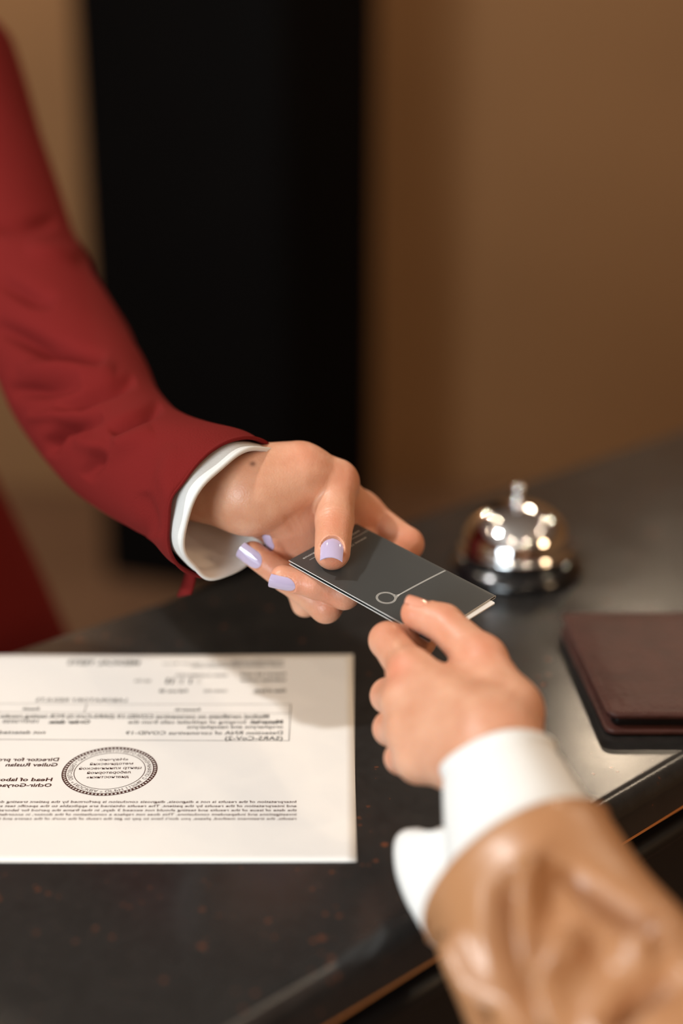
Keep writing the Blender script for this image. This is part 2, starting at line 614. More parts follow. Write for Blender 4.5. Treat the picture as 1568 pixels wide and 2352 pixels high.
wx0, wy0 = 0.1365, 0.650
WL, WH = 0.095, 0.128
sk = -0.045
rounded_slab('lower_cover', wx0, wy0, wx0 + WL, wy0 + WH, 0.0006, 0.0036, 0.005, M['leather'], wl, sk)
rounded_slab('lining', wx0 + 0.004, wy0 + 0.005, wx0 + WL - 0.002, wy0 + WH - 0.004, 0.0036, 0.0092, 0.004, M['pages'], wl, sk)
rounded_slab('upper_cover', wx0 + 0.0005, wy0 + 0.001, wx0 + WL, wy0 + WH + 0.002, 0.0092, 0.0122, 0.006, M['leather'], wl, sk, dome=0.0012)
bm = bmesh.new()
for x_, y_, dx, dy, n_ in ((wx0 + 0.006, wy0 + 0.0034, 1, 0, 44), (wx0 + 0.0032, wy0 + 0.006, 0, 1, 60)):
    for i in range(n_):
        X, Y = x_ + dx * i * 0.002, y_ + dy * i * 0.002
        X += sk * (Y - wy0)
        a = Vector((X, Y, HC + 0.01235))
        t = Vector((dx + sk * dy, dy, 0)) * 0.0006
        s = Vector((-dy, dx, 0)) * 0.00022
        vs = [bm.verts.new(a + q) for q in (t + s, t - s, -t - s, -t + s)]
        vt = [bm.verts.new(a + q + Vector((0, 0, 0.0003))) for q in (t * 0.6 + s * 0.6, t * 0.6 - s * 0.6, -t * 0.6 - s * 0.6, -t * 0.6 + s * 0.6)]
        bm.faces.new(vt)
        for k in range(4):
            bm.faces.new((vs[k], vs[(k + 1) % 4], vt[(k + 1) % 4], vt[k]))
bmesh.ops.recalc_face_normals(bm, faces=bm.faces)
bm_obj('stitching', bm, M['thread'], wl)

# ------------------------------------------------------------------ the folded grey card
def cam_vec(x, y, d):
    return RIGHT * x + UP * y + FWD * d


KU = cam_vec(66, -34, -51).normalized()
kw = cam_vec(34, 18, 32)
KW = (kw - KU * kw.dot(KU)).normalized()
KN = KU.cross(KW).normalized()
if KN.z < 0:
    KN = -KN
KL, KB = 0.0905, 0.0505
KO = at(898, 1326, 0.695) - KU * KL / 2 - KW * KB / 2


def kp(u, v, n=0.0):
    """Point on the card: u along, v across, n above the top leaf (mm)."""
    return KO + KU * (u / 1000) + KW * (v / 1000) + KN * (n / 1000)


card = empty('folded_card', kp(45, 25))
tag(card, 'folded dark grey card with silver ring logo held between two hands', 'card')
prof = [(0.0, 0.0), (10, 0.04), (25, 0.06), (40, 0.04), (48.6, 0.0)]
for i in range(1, 8):
    a = math.pi * i / 8
    prof.append((49.4 + 0.95 * math.sin(a), -0.9 + 0.9 * math.cos(a)))
prof += [(48.6, -1.8), (40, -1.9), (25, -2.1), (10, -2.3), (0.3, -2.45)]
V, F = [], []
NU = 24
for i in range(NU + 1):
    for v, n in prof:
        V.append(kp(KL * 1000 * i / NU, v, n))
k = len(prof)
for i in range(NU):
    for j in range(k - 1):
        F.append((i * k + j, i * k + j + 1, (i + 1) * k + j + 1, (i + 1) * k + j))
lf = mesh('cover', V, F, [M['card'], M['card_edge']], card, smooth=False)
so = lf.modifiers.new('thick', 'SOLIDIFY')
so.thickness = 0.0004
so.offset = -1 if (lf.data.polygons[0].normal.dot(KN) > 0) else 1
so.use_rim = True
so.material_offset_rim = 1

bm = bmesh.new()
vs = []
pts = [(40, 8), (92.6, 8)] + [(92.6 + 1.0 * math.sin(math.radians(a)), 46 + 1.0 * math.cos(math.radians(a)) - 1) for a in (90, 60, 30, 0)] + [(40, 46)]
lo_ = [bm.verts.new(kp(u, v, -1.5)) for u, v in pts]
hi_ = [bm.verts.new(kp(u, v, -0.9)) for u, v in pts]
bm.faces.new(lo_)
bm.faces.new(hi_[::-1])
for i in range(len(pts)):
    j = (i + 1) % len(pts)
    bm.faces.new((lo_[i], hi_[i], hi_[j], lo_[j]))
bmesh.ops.recalc_face_normals(bm, faces=bm.faces)
bm_obj('inner_card', bm, M['card_edge'], card)['label'] = 'white inner card'

V, F = [], []


def top_n(v):
    return 0.09


def kstrip(pts, w):
    b = len(V)
    for i, (u, v) in enumerate(pts):
        p = Vector(pts[max(i - 1, 0)])
        q = Vector(pts[min(i + 1, len(pts) - 1)])
        d = (q - p).normalized()
        n = Vector((-d.y, d.x)) * w / 2
        V.append(kp(u + n.x, v + n.y, top_n(v)))
        V.append(kp(u - n.x, v - n.y, top_n(v)))
    for i in range(len(pts) - 1):
        F.append((b + 2 * i, b + 2 * i + 1, b + 2 * i + 3, b + 2 * i + 2))


rc_u, rc_v = 55.2, 10.2
for r in (4.75, 4.15):
    kstrip([(rc_u + r * math.cos(2 * math.pi * i / 64), rc_v + r * math.sin(2 * math.pi * i / 64)) for i in range(65)], 0.27)
for off, dv in ((-0.27, 0.0), (0.27, 0.0)):
    kstrip([(rc_u + 2.6 + 1.0 * s + off * (0.4 + 0.6 * min(1, s * 4)) + 1.2 * s * s, rc_v + 4.3 + s * (49.0 - rc_v - 4.3)) for s in [i / 30 for i in range(31)]], 0.25)
kstrip([(rc_u + 4.3, rc_v + 1.8), (rc_u + 3.5, rc_v + 3.6), (rc_u + 2.9, rc_v + 6.5)], 0.22)
kstrip([(rc_u + 0.4, rc_v + 4.75), (rc_u + 1.9, rc_v + 5.2), (rc_u + 2.5, rc_v + 7.0)], 0.22)


def ktext(body, u, v0, v1, h):
    """Small mirrored lettering running along v."""
    vs, fs = text_tris(body, 0.01)
    w = vs[:, 0].max()
    b = len(V)
    for x, y in vs:
        V.append(kp(u + y * h / 0.73, v1 - (v1 - v0) * x / w, top_n(0)))
    F.extend(tuple(b + i for i in f) for f in fs)


mesh('silver_logo', V, F, M['card_print'], card, smooth=False)['label'] = 'silver printed ring and line'
V, F = [], []
ktext('elhous', 3.6, 6.0, 17.0, 1.3)
kstrip([(7.0, 7.5), (7.0, 12.5)], 0.2)
ktext('enment 19', 12.0, 31.5, 43.5, 1.3)
ktext('address', 5.4, 34.5, 45.5, 1.2)
kstrip([(8.6, 32.0), (8.6, 49.0)], 0.25)
mesh('silver_lettering', V, F, M['card_print'], card, smooth=False)['label'] = 'tiny silver lettering'
HVOX = 0.6        # mm between samples of the skin surface

# ------------------------------------------------------------------ bodies as smooth distance fields
def arr(v):
    return np.array([v.x, v.y, v.z], dtype=np.float32) * 1000.0


def unit(v):
    return v / (np.linalg.norm(v) + 1e-9)


def smin(a, b, k):
    h = np.maximum(k - np.abs(a - b), 0.0) / k
    return np.minimum(a, b) - h * h * k * 0.25


def capsule(P, a, b, ra, rb, flat=None):
    ba = b - a
    q = P - a
    t = np.clip((q @ ba) / float(ba @ ba + 1e-9), 0, 1)
    d = q - t[:, None] * ba
    if flat is not None:
        n, f = flat
        c = d @ n
        d = d + (c * (f - 1.0))[:, None] * n
    return np.sqrt((d * d).sum(1)) - (ra + t * (rb - ra))


class Flesh:
    """A hand and forearm: palm masses, finger chains, nail beds, creases."""
    def __init__(self):
        self.base, self.chains, self.beds, self.creases = [], [], [], []

    def mass(self, a, b, ra, rb, k=9.0, flat=None):
        self.base.append((arr(a), arr(b), ra, rb, k, flat))

    def finger(self, pts, radii, kroot=9.0, reach=14.0, k=2.2, k0=0.9):
        self.chains.append(([arr(p) for p in pts], radii, kroot, reach, k, k0))

    def crease(self, c, d, n, amp, sig, rad):
        self.creases.append((arr(c), unit(np.array(d, np.float32)), unit(np.array(n, np.float32)), amp, sig, rad))

    def __call__(self, P):
        d = None
        for a, b, ra, rb, k, flat in self.base:
            e = capsule(P, a, b, ra, rb, flat)
            d = e if d is None else smin(d, e, k)
        for pts, rr, kroot, reach, k, k0 in self.chains:
            f = None
            for i in range(len(pts) - 1):
                e = capsule(P, pts[i], pts[i + 1], rr[i], rr[i + 1])
                f = e if f is None else smin(f, e, k)
            q = P - pts[0]
            kk = k0 + kroot * np.exp(-((q * q).sum(1)) / (reach * reach))
            d = smin(d, f, kk)
        for c, dr, n, amp, sig, rad in self.creases:
            q = P - c
            al = q @ dr
            w = np.exp(-(al / sig) ** 2) * np.exp(-((q * q).sum(1)) / (rad * rad)) * np.clip((q @ n) / rad + 0.5, 0, 1)
            d = d + amp * w
        for bed in self.beds:
            c = bed.carve(P)
            k = 0.5
            h = np.maximum(k - np.abs(d + c), 0.0) / k
            d = np.maximum(d, -c) + h * h * k * 0.25
        return d


class Nail:
    """A curved nail plate: centre on the finger axis, direction to the tip, outward normal (mm)."""
    def __init__(self, c, tip, n, w, l, h, Rx, Ry=40.0, scoop=0.0, taper=0.94):
        self.c = arr(c)
        self.t = unit(np.array(tip, np.float32))
        n = np.array(n, np.float32)
        self.n = unit(n - self.t * float(n @ self.t))
        self.s = np.cross(self.t, self.n)
        self.w, self.l, self.h, self.Rx, self.Ry, self.scoop, self.taper = w, l, h, Rx, Ry, scoop, taper

    def z(self, x, y):
        return self.h - x * x / (2 * self.Rx) - y * y / (2 * self.Ry)

    def half(self, y):
        v = (y + self.l) / (2 * self.l)
        root = np.sqrt(np.clip(1 - (1 - np.clip(v / 0.42, 0, 1)) ** 2, 0, 1))
        return self.w * root * (1 - (1 - self.taper) * np.clip(v, 0, 1.5))

    def carve(self, P):
        q = P - self.c
        x, y, z = q @ self.s, q @ self.t, q @ self.n
        w = self.half(np.maximum(y + 0.25, -self.l)) + 0.25
        side = np.abs(x) - w
        return np.maximum(np.maximum(side, -(y + self.l + 0.2)), np.maximum(np.maximum(self.z(x, y) - 0.15 - z, y - self.l - 1.5), z - self.h - 1.6))

    def build(self, name, m, parent, thick=0.45):
        nu, nv = 18, 22
        V, F = [], []
        for lay in (0, 1):
            for j in range(nv + 1):
                v = j / nv
                y = -self.l + 2 * self.l * (v * v * (3 - 2 * v) * 0.35 + v * 0.65)
                w = float(self.half(np.float32(y if j else -self.l + 0.02)))
                for i in range(nu + 1):
                    u = -1 + 2 * i / nu
                    x = u * w
                    yy = y
                    if v > 0.6:
                        yy = y - self.scoop * (1 - u * u) * ((v - 0.6) / 0.4) + (0.0 if self.scoop else -0.5 * self.w * 0.25 * (abs(u) ** 3) * ((v - 0.6) / 0.4))
                    edge = max(abs(u), 0.0)
                    z = float(self.z(x, yy)) + (0.12 * (1 - edge ** 6) * (1 - (1 - v) ** 8) if lay == 0 else -thick)
                    p = self.c + self.s * x + self.t * yy + self.n * z
                    V.append(p / 1000.0)
        k = (nu + 1) * (nv + 1)
        idx = lambda l, j, i: l * k + j * (nu + 1) + i
        for j in range(nv):
            for i in range(nu):
                F.append((idx(0, j, i), idx(0, j, i + 1), idx(0, j + 1, i + 1), idx(0, j + 1, i)))
                F.append((idx(1, j, i), idx(1, j + 1, i), idx(1, j + 1, i + 1), idx(1, j, i + 1)))
        ringi = [(0, i) for i in range(nu)] + [(j, nu) for j in range(nv)] + [(nv, i) for i in range(nu, 0, -1)] + [(j, 0) for j in range(nv, 0, -1)]
        for a in range(len(ringi)):
            b = (a + 1) % len(ringi)
            F.append((idx(0, *ringi[a]), idx(1, *ringi[a]), idx(1, *ringi[b]), idx(0, *ringi[b])))
        o = mesh(name, V, F, m, parent)
        bm = bmesh.new()
        bm.from_mesh(o.data)
        bmesh.ops.recalc_face_normals(bm, faces=bm.faces)
        bm.to_mesh(o.data)
        bm.free()
        o.data.set_sharp_from_angle(angle=math.radians(50))
        return o


def surface(sdf, lo, hi, h):
    """Surface nets over blocks near the surface, then Newton steps onto it. Returns verts (mm), quads."""
    B = 8
    nb = np.ceil((hi - lo) / (h * B)).astype(int)
    cx = [lo[i] + (np.arange(nb[i]) + 0.5) * h * B for i in range(3)]
    G = np.stack(np.meshgrid(*cx, indexing='ij'), -1).reshape(-1, 3).astype(np.float32)
    dc = np.concatenate([sdf(g) for g in np.array_split(G, max(1, len(G) // 200000))])
    n = nb * B
    F = np.repeat(np.repeat(np.repeat(np.where(dc < 0, -99.0, 99.0).astype(np.float32).reshape(nb), B, 0), B, 1), B, 2)
    near = np.argwhere((np.abs(dc) < h * B * 1.25 + 2.0).reshape(nb))
    off = np.stack(np.meshgrid(*[np.arange(B)] * 3, indexing='ij'), -1).reshape(-1, 3)
    for chunk in np.array_split(near, max(1, len(near) // 400)):
        ijk = (chunk[:, None, :] * B + off[None]).reshape(-1, 3)
        P = (lo + ijk * h).astype(np.float32)
        F[ijk[:, 0], ijk[:, 1], ijk[:, 2]] = sdf(P)
    S = F < 0
    anyc = np.zeros(n - 1, bool)
    allc = np.ones(n - 1, bool)
    corners = [(i, j, k) for i in (0, 1) for j in (0, 1) for k in (0, 1)]
    sl = lambda A, c: A[c[0]:n[0] - 1 + c[0], c[1]:n[1] - 1 + c[1], c[2]:n[2] - 1 + c[2]]
    for c in corners:
        s = sl(S, c)
        anyc |= s
        allc &= s
    act = np.argwhere(anyc & ~allc)
    index = np.full(n - 1, -1, np.int32)
    index[act[:, 0], act[:, 1], act[:, 2]] = np.arange(len(act))
    acc = np.zeros((len(act), 3))
    cnt = np.zeros(len(act))
    for a in corners:
        for ax in range(3):
            if a[ax]:
                continue
            b = list(a)
            b[ax] = 1
            fa = F[act[:, 0] + a[0], act[:, 1] + a[1], act[:, 2] + a[2]]
            fb = F[act[:, 0] + b[0], act[:, 1] + b[1], act[:, 2] + b[2]]
            m = (fa < 0) != (fb < 0)
            t = np.where(m, fa / np.where(fa == fb, 1, fa - fb), 0)
            p = np.tile(np.array(a, float), (len(act), 1))
            p[:, ax] = t
            acc += p * m[:, None]
            cnt += m
    V = lo + (act + acc / cnt[:, None]) * h
    quads = []
    for ax in range(3):
        o1, o2 = [(1, 2), (2, 0), (0, 1)][ax]
        d = [0, 0, 0]
        d[ax] = 1
        A = S[:n[0] - d[0], :n[1] - d[1], :n[2] - d[2]]
        Bq = S[d[0]:, d[1]:, d[2]:]
        e = np.argwhere(A != Bq)
        e = e[(e[:, o1] > 0) & (e[:, o2] > 0) & (e[:, o1] < n[o1] - 1) & (e[:, o2] < n[o2] - 1)]
        q = []
        for s1, s2 in ((1, 1), (0, 1), (0, 0), (1, 0)):
            c = e.copy()
            c[:, o1] -= s1
            c[:, o2] -= s2
            q.append(index[c[:, 0], c[:, 1], c[:, 2]])
        q = np.stack(q, 1)
        flip = ~A[e[:, 0], e[:, 1], e[:, 2]]
        q[flip] = q[flip][:, ::-1]
        quads.append(q)
    Q = np.concatenate(quads)
    Q = Q[(Q >= 0).all(1)]
    V = V.astype(np.float32)
    eps = 0.15
    for _ in range(2):
        for part in np.array_split(np.arange(len(V)), max(1, len(V) // 60000)):
            p = V[part]
            f = sdf(p)
            g = np.stack([sdf(p + np.array(e, np.float32)) - sdf(p - np.array(e, np.float32)) for e in ((eps, 0, 0), (0, eps, 0), (0, 0, eps))], 1) / (2 * eps)
            gg = np.maximum((g * g).sum(1), 0.2)
            V[part] = p - np.clip(f / gg, -0.5, 0.5)[:, None] * g
    return V, Q


def flesh_mesh(name, sdf, lo, hi, h, parent, flush=(), moles=()):
    V, Q = surface(sdf, np.array(lo, float), np.array(hi, float), h)
    me = bpy.data.meshes.new(name)
    me.vertices.add(len(V))
    me.vertices.foreach_set('co', (V / 1000.0).astype(np.float32).ravel())
    me.loops.add(len(Q) * 4)
    me.loops.foreach_set('vertex_index', Q.astype(np.int32).ravel())
    me.polygons.add(len(Q))
    me.polygons.foreach_set('loop_start', np.arange(0, len(Q) * 4, 4, dtype=np.int32))
    me.polygons.foreach_set('use_smooth', np.ones(len(Q), bool))
    me.update(calc_edges=True)
    me.validate()
    for nm, spots in (('flush', flush), ('mole', moles)):
        w = np.zeros(len(V), np.float32)
        for c, r, a in spots:
            q = V - arr(c)
            w = np.maximum(w, a * np.exp(-((q * q).sum(1)) / (r * r)))
        at_ = me.attributes.new(nm, 'FLOAT', 'POINT')
        at_.data.foreach_set('value', w)
    o = link(name, me, None, M['skin'])
    return place(o, parent)


# ------------------------------------------------------------------ cloth tubes
def spline(pts, t):
    n = len(pts) - 1
    x = min(max(t, 0), 1) * n
    i = min(int(x), n - 1)
    f = x - i
    g = lambda k: pts[min(max(k, 0), n)]
    p0, p1, p2, p3 = g(i - 1), g(i), g(i + 1), g(i + 2)
    if i == 0:
        p0 = p1 + (p1 - p2)
    if i == n - 1:
        p3 = p2 + (p2 - p1)
    return 0.5 * ((2 * p1) + (p2 - p0) * f + (2 * p0 - 5 * p1 + 4 * p2 - p3) * f * f + (3 * p1 - p0 - 3 * p2 + p3) * f ** 3)


def cloth_tube(axis, radii, ns, nv, disp=None, ref=None):
    """Grid of a tube: angle 0 faces the viewer side (ref), +90 degrees turns about the axis. radii: (a, b, lift)."""
    ref = ref or -FWD
    R_ = [Vector(r) for r in radii]
    rows = []
    for i in range(ns + 1):
        u = i / ns
        c = spline(axis, u)
        t = (spline(axis, min(u + 0.01, 1)) - spline(axis, max(u - 0.01, 0))).normalized()
        e1 = (ref - t * ref.dot(t)).normalized()
        e2 = t.cross(e1)
        r = spline(R_, u)
        row = []
        for j in range(nv):
            v = 2 * math.pi * j / nv
            k = 1.0
            d = disp(u, v) if disp else 0.0
            dirv = e1 * math.cos(v) * (r.x + d) + e2 * math.sin(v) * (r.y + d)
            row.append(c + dirv)
        rows.append(row)
    return rows


def tube_faces(rows, base=0, close_end=False):
    nv = len(rows[0])
    V = [p for row in rows for p in row]
    F = []
    for i in range(len(rows) - 1):
        for j in range(nv):
            k = (j + 1) % nv
            F.append((base + i * nv + j, base + i * nv + k, base + (i + 1) * nv + k, base + (i + 1) * nv + j))
    if close_end:
        F.append(tuple(base + (len(rows) - 1) * nv + j for j in range(nv)))
    return V, F


def adiff(a, b):
    return (a - b + math.pi) % (2 * math.pi) - math.pi


def fold(u, v, u0, v0, su, sv, amp, slope=0.0):
    """A ridge or groove on cloth: centred at (u0, v0), slanted by slope (du per radian)."""
    dv = adiff(v, v0)
    du = u - u0 - slope * dv
    return amp * math.exp(-(du / su) ** 2 - (dv / sv) ** 2)


def solid(o, t, offset=-1):
    s = o.modifiers.new('thick', 'SOLIDIFY')
    s.thickness = t
    s.offset = offset
    return o


def orient_out(o):
    bm = bmesh.new()
    bm.from_mesh(o.data)
    bmesh.ops.recalc_face_normals(bm, faces=bm.faces)
    bm.to_mesh(o.data)
    bm.free()
    return o


def pix(p):
    """Photo position of a world point."""
    q = p - Vector((0, 0, HC + CAM_H))
    d = q.dot(FWD)
    return 784 + q.dot(RIGHT) / d * FPX, 1176 - q.dot(UP) / d * FPX


def crumple(rows, axis, folds, gain=1.5):
    """Presses creases (amp < 0) and ridges (amp > 0, mm) into the outward side of a sleeve, each along a line."""
    ns, nv = len(rows), len(rows[0])
    for row in rows:
        c = sum(row, Vector()) / nv
        for j, p in enumerate(row):
            out = (p - c).normalized()
            face = -out.dot(FWD)
            if face < -0.35:
                continue
            x, y = pix(p)
            d = 0.0
            for line, sig, amp in folds:
                best = 1e9
                for k in range(len(line) - 1):
                    ax, ay = line[k]
                    bx, by = line[k + 1]
                    dx, dy = bx - ax, by - ay
                    t = max(0.0, min(1.0, ((x - ax) * dx + (y - ay) * dy) / (dx * dx + dy * dy)))
                    e = (x - ax - t * dx) ** 2 + (y - ay - t * dy) ** 2
                    if e < best:
                        best, where = e, (k + t) / (len(line) - 1)
                fade = math.sin(math.pi * min(max(where, 0.0), 1.0)) ** 0.6 if 0 < where < 1 else 0.0
                d += gain * amp * fade * math.exp(-best / (sig * sig))
            row[j] = p + out * d / 1000 * min(1.0, (face + 0.35) / 0.5)

# ------------------------------------------------------------------ the receptionist (red blazer)
A = at
VW = np.array(-FWD, np.float32)          # towards the viewer
VU = np.array(UP, np.float32)
VR = np.array(RIGHT, np.float32)

lady = empty('person', (-0.46, 0.98, 0))
tag(lady, 'person in red blazer with lilac nails gripping the far end of the card', 'person')

hl = Flesh()
W0 = A(572, 1130, 0.720)
fore0 = A(385, 1096, 0.746)
hl.mass(fore0, W0, 20.0, 20.3, flat=None)
hl.mass(W0, A(625, 1120, 0.722), 20.3, 19.5)
TC, TM, TI, TT = A(690, 1087, 0.722), A(770, 1108, 0.727), A(768, 1196, 0.712), A(763, 1268, 0.6970)
hl.mass(A(610, 1110, 0.722), TC, 18.5, 14.0)
hl.mass(TC, TM, 14.2, 11.2)
MI, MM, MR, MP = A(824, 1172, 0.757), A(838, 1225, 0.755), A(825, 1290, 0.757), A(785, 1335, 0.757)
hl.mass(A(630, 1115, 0.728), MI, 17.0, 10.2)
hl.mass(A(640, 1140, 0.735), MM, 17.0, 11.5)
hl.mass(A(640, 1160, 0.735), MR, 16.0, 10.5)
hl.mass(A(640, 1175, 0.735), MP, 16.0, 9.5)
hl.mass(A(690, 1195, 0.735), A(715, 1265, 0.742), 15.5, 13.0)
hl.mass(A(778, 1128, 0.738), A(840, 1182, 0.748), 9.0, 8.0)
hl.finger([TM, TI, TT], [10.8, 9.5, 8.85], kroot=10, reach=14)
IP_, ID_, IT_ = A(934, 1250, 0.744), A(865, 1322, 0.727), A(800, 1330, 0.726)
hl.finger([MI, IP_, ID_, IT_], [9.8, 8.7, 7.4, 6.6], kroot=9)
hl.finger([MM, A(790, 1364, 0.708), A(722, 1342, 0.7065), A(648, 1327, 0.7065)], [10.0, 7.6, 7.0, 6.3], kroot=8)
hl.finger([MR, A(748, 1394, 0.717), A(655, 1325, 0.7225), A(581, 1272, 0.7245)], [9.6, 8.0, 7.3, 6.5], kroot=8)
hl.finger([MP, A(700, 1386, 0.740), A(657, 1298, 0.737), A(629, 1236, 0.727)], [8.6, 6.6, 6.2, 5.4], kroot=8)
td = arr(TT) - arr(TI)
n_th = Nail(A(761, 1286, 0.6950), td, VW + 0.12 * VU, 5.75, 6.7, 8.6, 8.6, 60, scoop=0.9)
md = arr(A(648, 1327, 0.7065)) - arr(A(722, 1342, 0.7065))
n_md = Nail(A(651, 1327.5, 0.7065), md, VW * 0.85 - 0.62 * VU - 0.1 * VR, 4.4, 6.7, 6.0, 5.6, 60)
rd = arr(A(581, 1272, 0.7245)) - arr(A(655, 1325, 0.7225))
n_rg = Nail(A(582, 1273, 0.7245), rd, VW * 0.92 - 0.42 * VU - 0.1 * VR, 4.9, 7.0, 6.1, 6.2, 60)
pd_ = arr(A(629, 1236, 0.727)) - arr(A(657, 1298, 0.737))
n_pk = Nail(A(628, 1235, 0.727), pd_ + 3 * VU, VW * 0.7 - 0.75 * VR + 0.1 * VU, 4.0, 5.2, 5.2, 5.2, 60)
hl.beds = [n_th, n_md, n_rg, n_pk]
# knuckle creases of the thumb
for py, amp, ox in ((1186, 0.45, 0), (1196, 0.75, 6), (1204, 0.6, -4), (1213, 0.45, 4), (1222, 0.3, 0)):
    hl.crease(A(772 + ox, py, 0.708), td + 1.2 * VR * (1 if ox >= 0 else 0.3), VW, amp, 0.6, 7.5)
for (x0, y0), amp, sg in (((668, 1205), 0.7, 1.8), ((690, 1225), 0.8, 1.6), ((712, 1240), 0.7, 1.5)):
    hl.crease(A(x0, y0, 0.716), VR + 0.45 * VU, VW, amp, sg, 11)
for (x0, y0), amp in (((735, 1355), 0.5), ((742, 1352), 0.3)):
    hl.crease(A(x0, y0, 0.694), VR - 0.5 * VU, VW, amp, 0.5, 5)
flushes = [(A(935, 1250, 0.735), 14, 0.5), (A(612, 1300, 0.71), 12, 0.5), (A(690, 1345, 0.695), 16, 0.45), (A(748, 1400, 0.70), 13, 0.5), (A(640, 1260, 0.73), 10, 0.5),
           (A(765, 1290, 0.69), 9, 0.45), (A(775, 1200, 0.70), 11, 0.35), (A(850, 1190, 0.74), 14, 0.5), (A(690, 1240, 0.72), 14, 0.35), (A(800, 1090, 0.715), 14, 0.35), (A(705, 1040, 0.71), 12, 0.35)]
allp = [p for m_ in hl.base for p in (m_[0], m_[1])] + [p for c in hl.chains for p in c[0]]
lo = np.min(allp, 0) - 30
hi = np.max(allp, 0) + 30
mole_d = 0.66
while mole_d < 0.74 and hl(arr(A(580, 1066, mole_d))[None])[0] > 0:
    mole_d += 0.0004
flesh_mesh('body', hl, lo, hi, HVOX, lady, flushes, [(A(580, 1066, mole_d), 1.6, 0.9)])
for nl in (n_th, n_md, n_rg, n_pk):
    nl.build('fingernail', M['polish'], lady)

# shirt cuff: wide open cotton band
cax = [A(410, 1100, 0.735), A(468, 1140, 0.7235), A(508, 1161, 0.7165), A(541, 1180, 0.711)]
crd = [(0.022, 0.022, 0), (0.0312, 0.0312, 0), (0.0348, 0.0354, 0), (0.034, 0.0352, 0)]


def cuff_d(u, v):
    return 0.0012 * math.sin(3 * v + 0.6) * u + 0.0007 * math.sin(7 * v + 2) * u + 0.0016 * u * math.exp(-((u - 1) / 0.08) ** 2)


V, F = tube_faces(cloth_tube(cax, crd, 26, 96, cuff_d))
cf = orient_out(mesh('shirt_cuff', V, F, M['white'], lady))
cf['label'] = 'white shirt cuff'
solid(cf, 0.0022)

# blazer: sleeve and body
sax = [A(x, y, d) for x, y, d in ((521, 1166, 0.7135), (474, 1138, 0.7225), (365, 1080, 0.750), (255, 1005, 0.795), (178, 880, 0.85), (98, 745, 0.90), (8, 620, 0.95), (-90, 400, 1.0), (-170, 160, 1.03))]
srd = [(0.0385, 0.0388, 0), (0.0372, 0.0372, 0), (0.0340, 0.033, 0), (0.0365, 0.0370, 0), (0.0405, 0.0415, 0), (0.043, 0.0435, 0), (0.052, 0.053, 0), (0.062, 0.062, 0), (0.066, 0.066, 0)]


def sleeve_d(u, v):
    n = noise.noise(Vector((u * 9, math.cos(v) * 1.1, math.sin(v) * 1.1)))
    return 0.0022 * n + fold(u, v, 0.20, 2.4, 0.03, 0.6, 0.003) + fold(u, v, 0.56, 2.4, 0.03, 0.7, 0.004) + fold(u, v, 0.72, 2.4, 0.02, 0.7, 0.005)


rows = cloth_tube(sax, srd, 260, 160, sleeve_d)
crumple(rows, sax, [
    ([(-10, 525), (60, 520), (130, 508)], 14, -3.5), ([(-10, 640), (72, 681), (125, 692)], 16, -5), ([(-20, 748), (110, 797), (240, 832)], 20, -8),
    ([(20, 900), (100, 893), (185, 876)], 16, -5.5), ([(130, 943), (221, 903), (310, 872)], 13, -7), ([(118, 1045), (116, 1018), (140, 985), (235, 955)], 13, -8),
    ([(250, 993), (300, 965), (370, 932)], 12, -7), ([(195, 1100), (225, 1055), (268, 1016)], 16, -3.5), ([(60, 570), (180, 590)], 18, 3), ([(40, 850), (150, 845), (265, 850)], 18, 3.5),
    ([(170, 1010), (250, 1035), (350, 985)], 20, 3), ([(330, 1130), (345, 1190), (350, 1235)], 18, -2.5), ([(395, 1020), (380, 1100), (410, 1200)], 22, 2.0), ([(60, 960), (120, 955), (180, 935)], 11, 3)])
V, F = tube_faces(rows, 0, True)
# body of the blazer, shoulders to hem
fx, fy = Vector((0.73, 0.68, 0)), Vector((0.68, -0.73, 0))
tz = [(0.80, 0.28, 0.19), (0.86, 0.265, 0.18), (0.95, 0.236, 0.16), (1.05, 0.20, 0.135), (1.12, 0.175, 0.115), (1.22, 0.19, 0.125), (1.30, 0.195, 0.12), (1.36, 0.175, 0.10), (1.41, 0.10, 0.07), (1.43, 0.065, 0.06)]
b0 = len(V)
ntv = 96
ctr2 = Vector((-0.448, 0.985, 0))
for i in range(60):
    u = i / 59
    r = spline([Vector(t) for t in tz], u)
    for j in range(ntv):
        v = 2 * math.pi * j / ntv
        k = 1 + 0.012 * math.sin(5 * v + 1) * (1 - u) + 0.01 * noise.noise(Vector((u * 6, math.cos(v) * 2, math.sin(v) * 2)))
        V.append(ctr2 + fx * r.y * math.cos(v) * k + fy * r.z * math.sin(v) * k + Vector((0, 0, r.x)))
for i in range(59):
    for j in range(ntv):
        k = (j + 1) % ntv
        F.append((b0 + i * ntv + j, b0 + i * ntv + k, b0 + (i + 1) * ntv + k, b0 + (i + 1) * ntv + j))
F.append(tuple(b0 + 59 * ntv + j for j in range(ntv)))
# open vent hanging below the sleeve end
b1 = len(V)
for i, (x0, y0, x1, y1) in enumerate(((436, 1250, 458, 1250), (436, 1285, 455, 1285), (431, 1320, 452, 1320), (421, 1350, 447, 1347), (412, 1372, 440, 1366))):
    V += [A(x0, y0, 0.748), A(x1, y1, 0.738)]
for i in range(4):
    F.append((b1 + 2 * i, b1 + 2 * i + 1, b1 + 2 * i + 3, b1 + 2 * i + 2))
jk = orient_out(mesh('blazer', V, F, M['red'], lady))
jk['label'] = 'dark red blazer'
solid(jk, 0.0018)
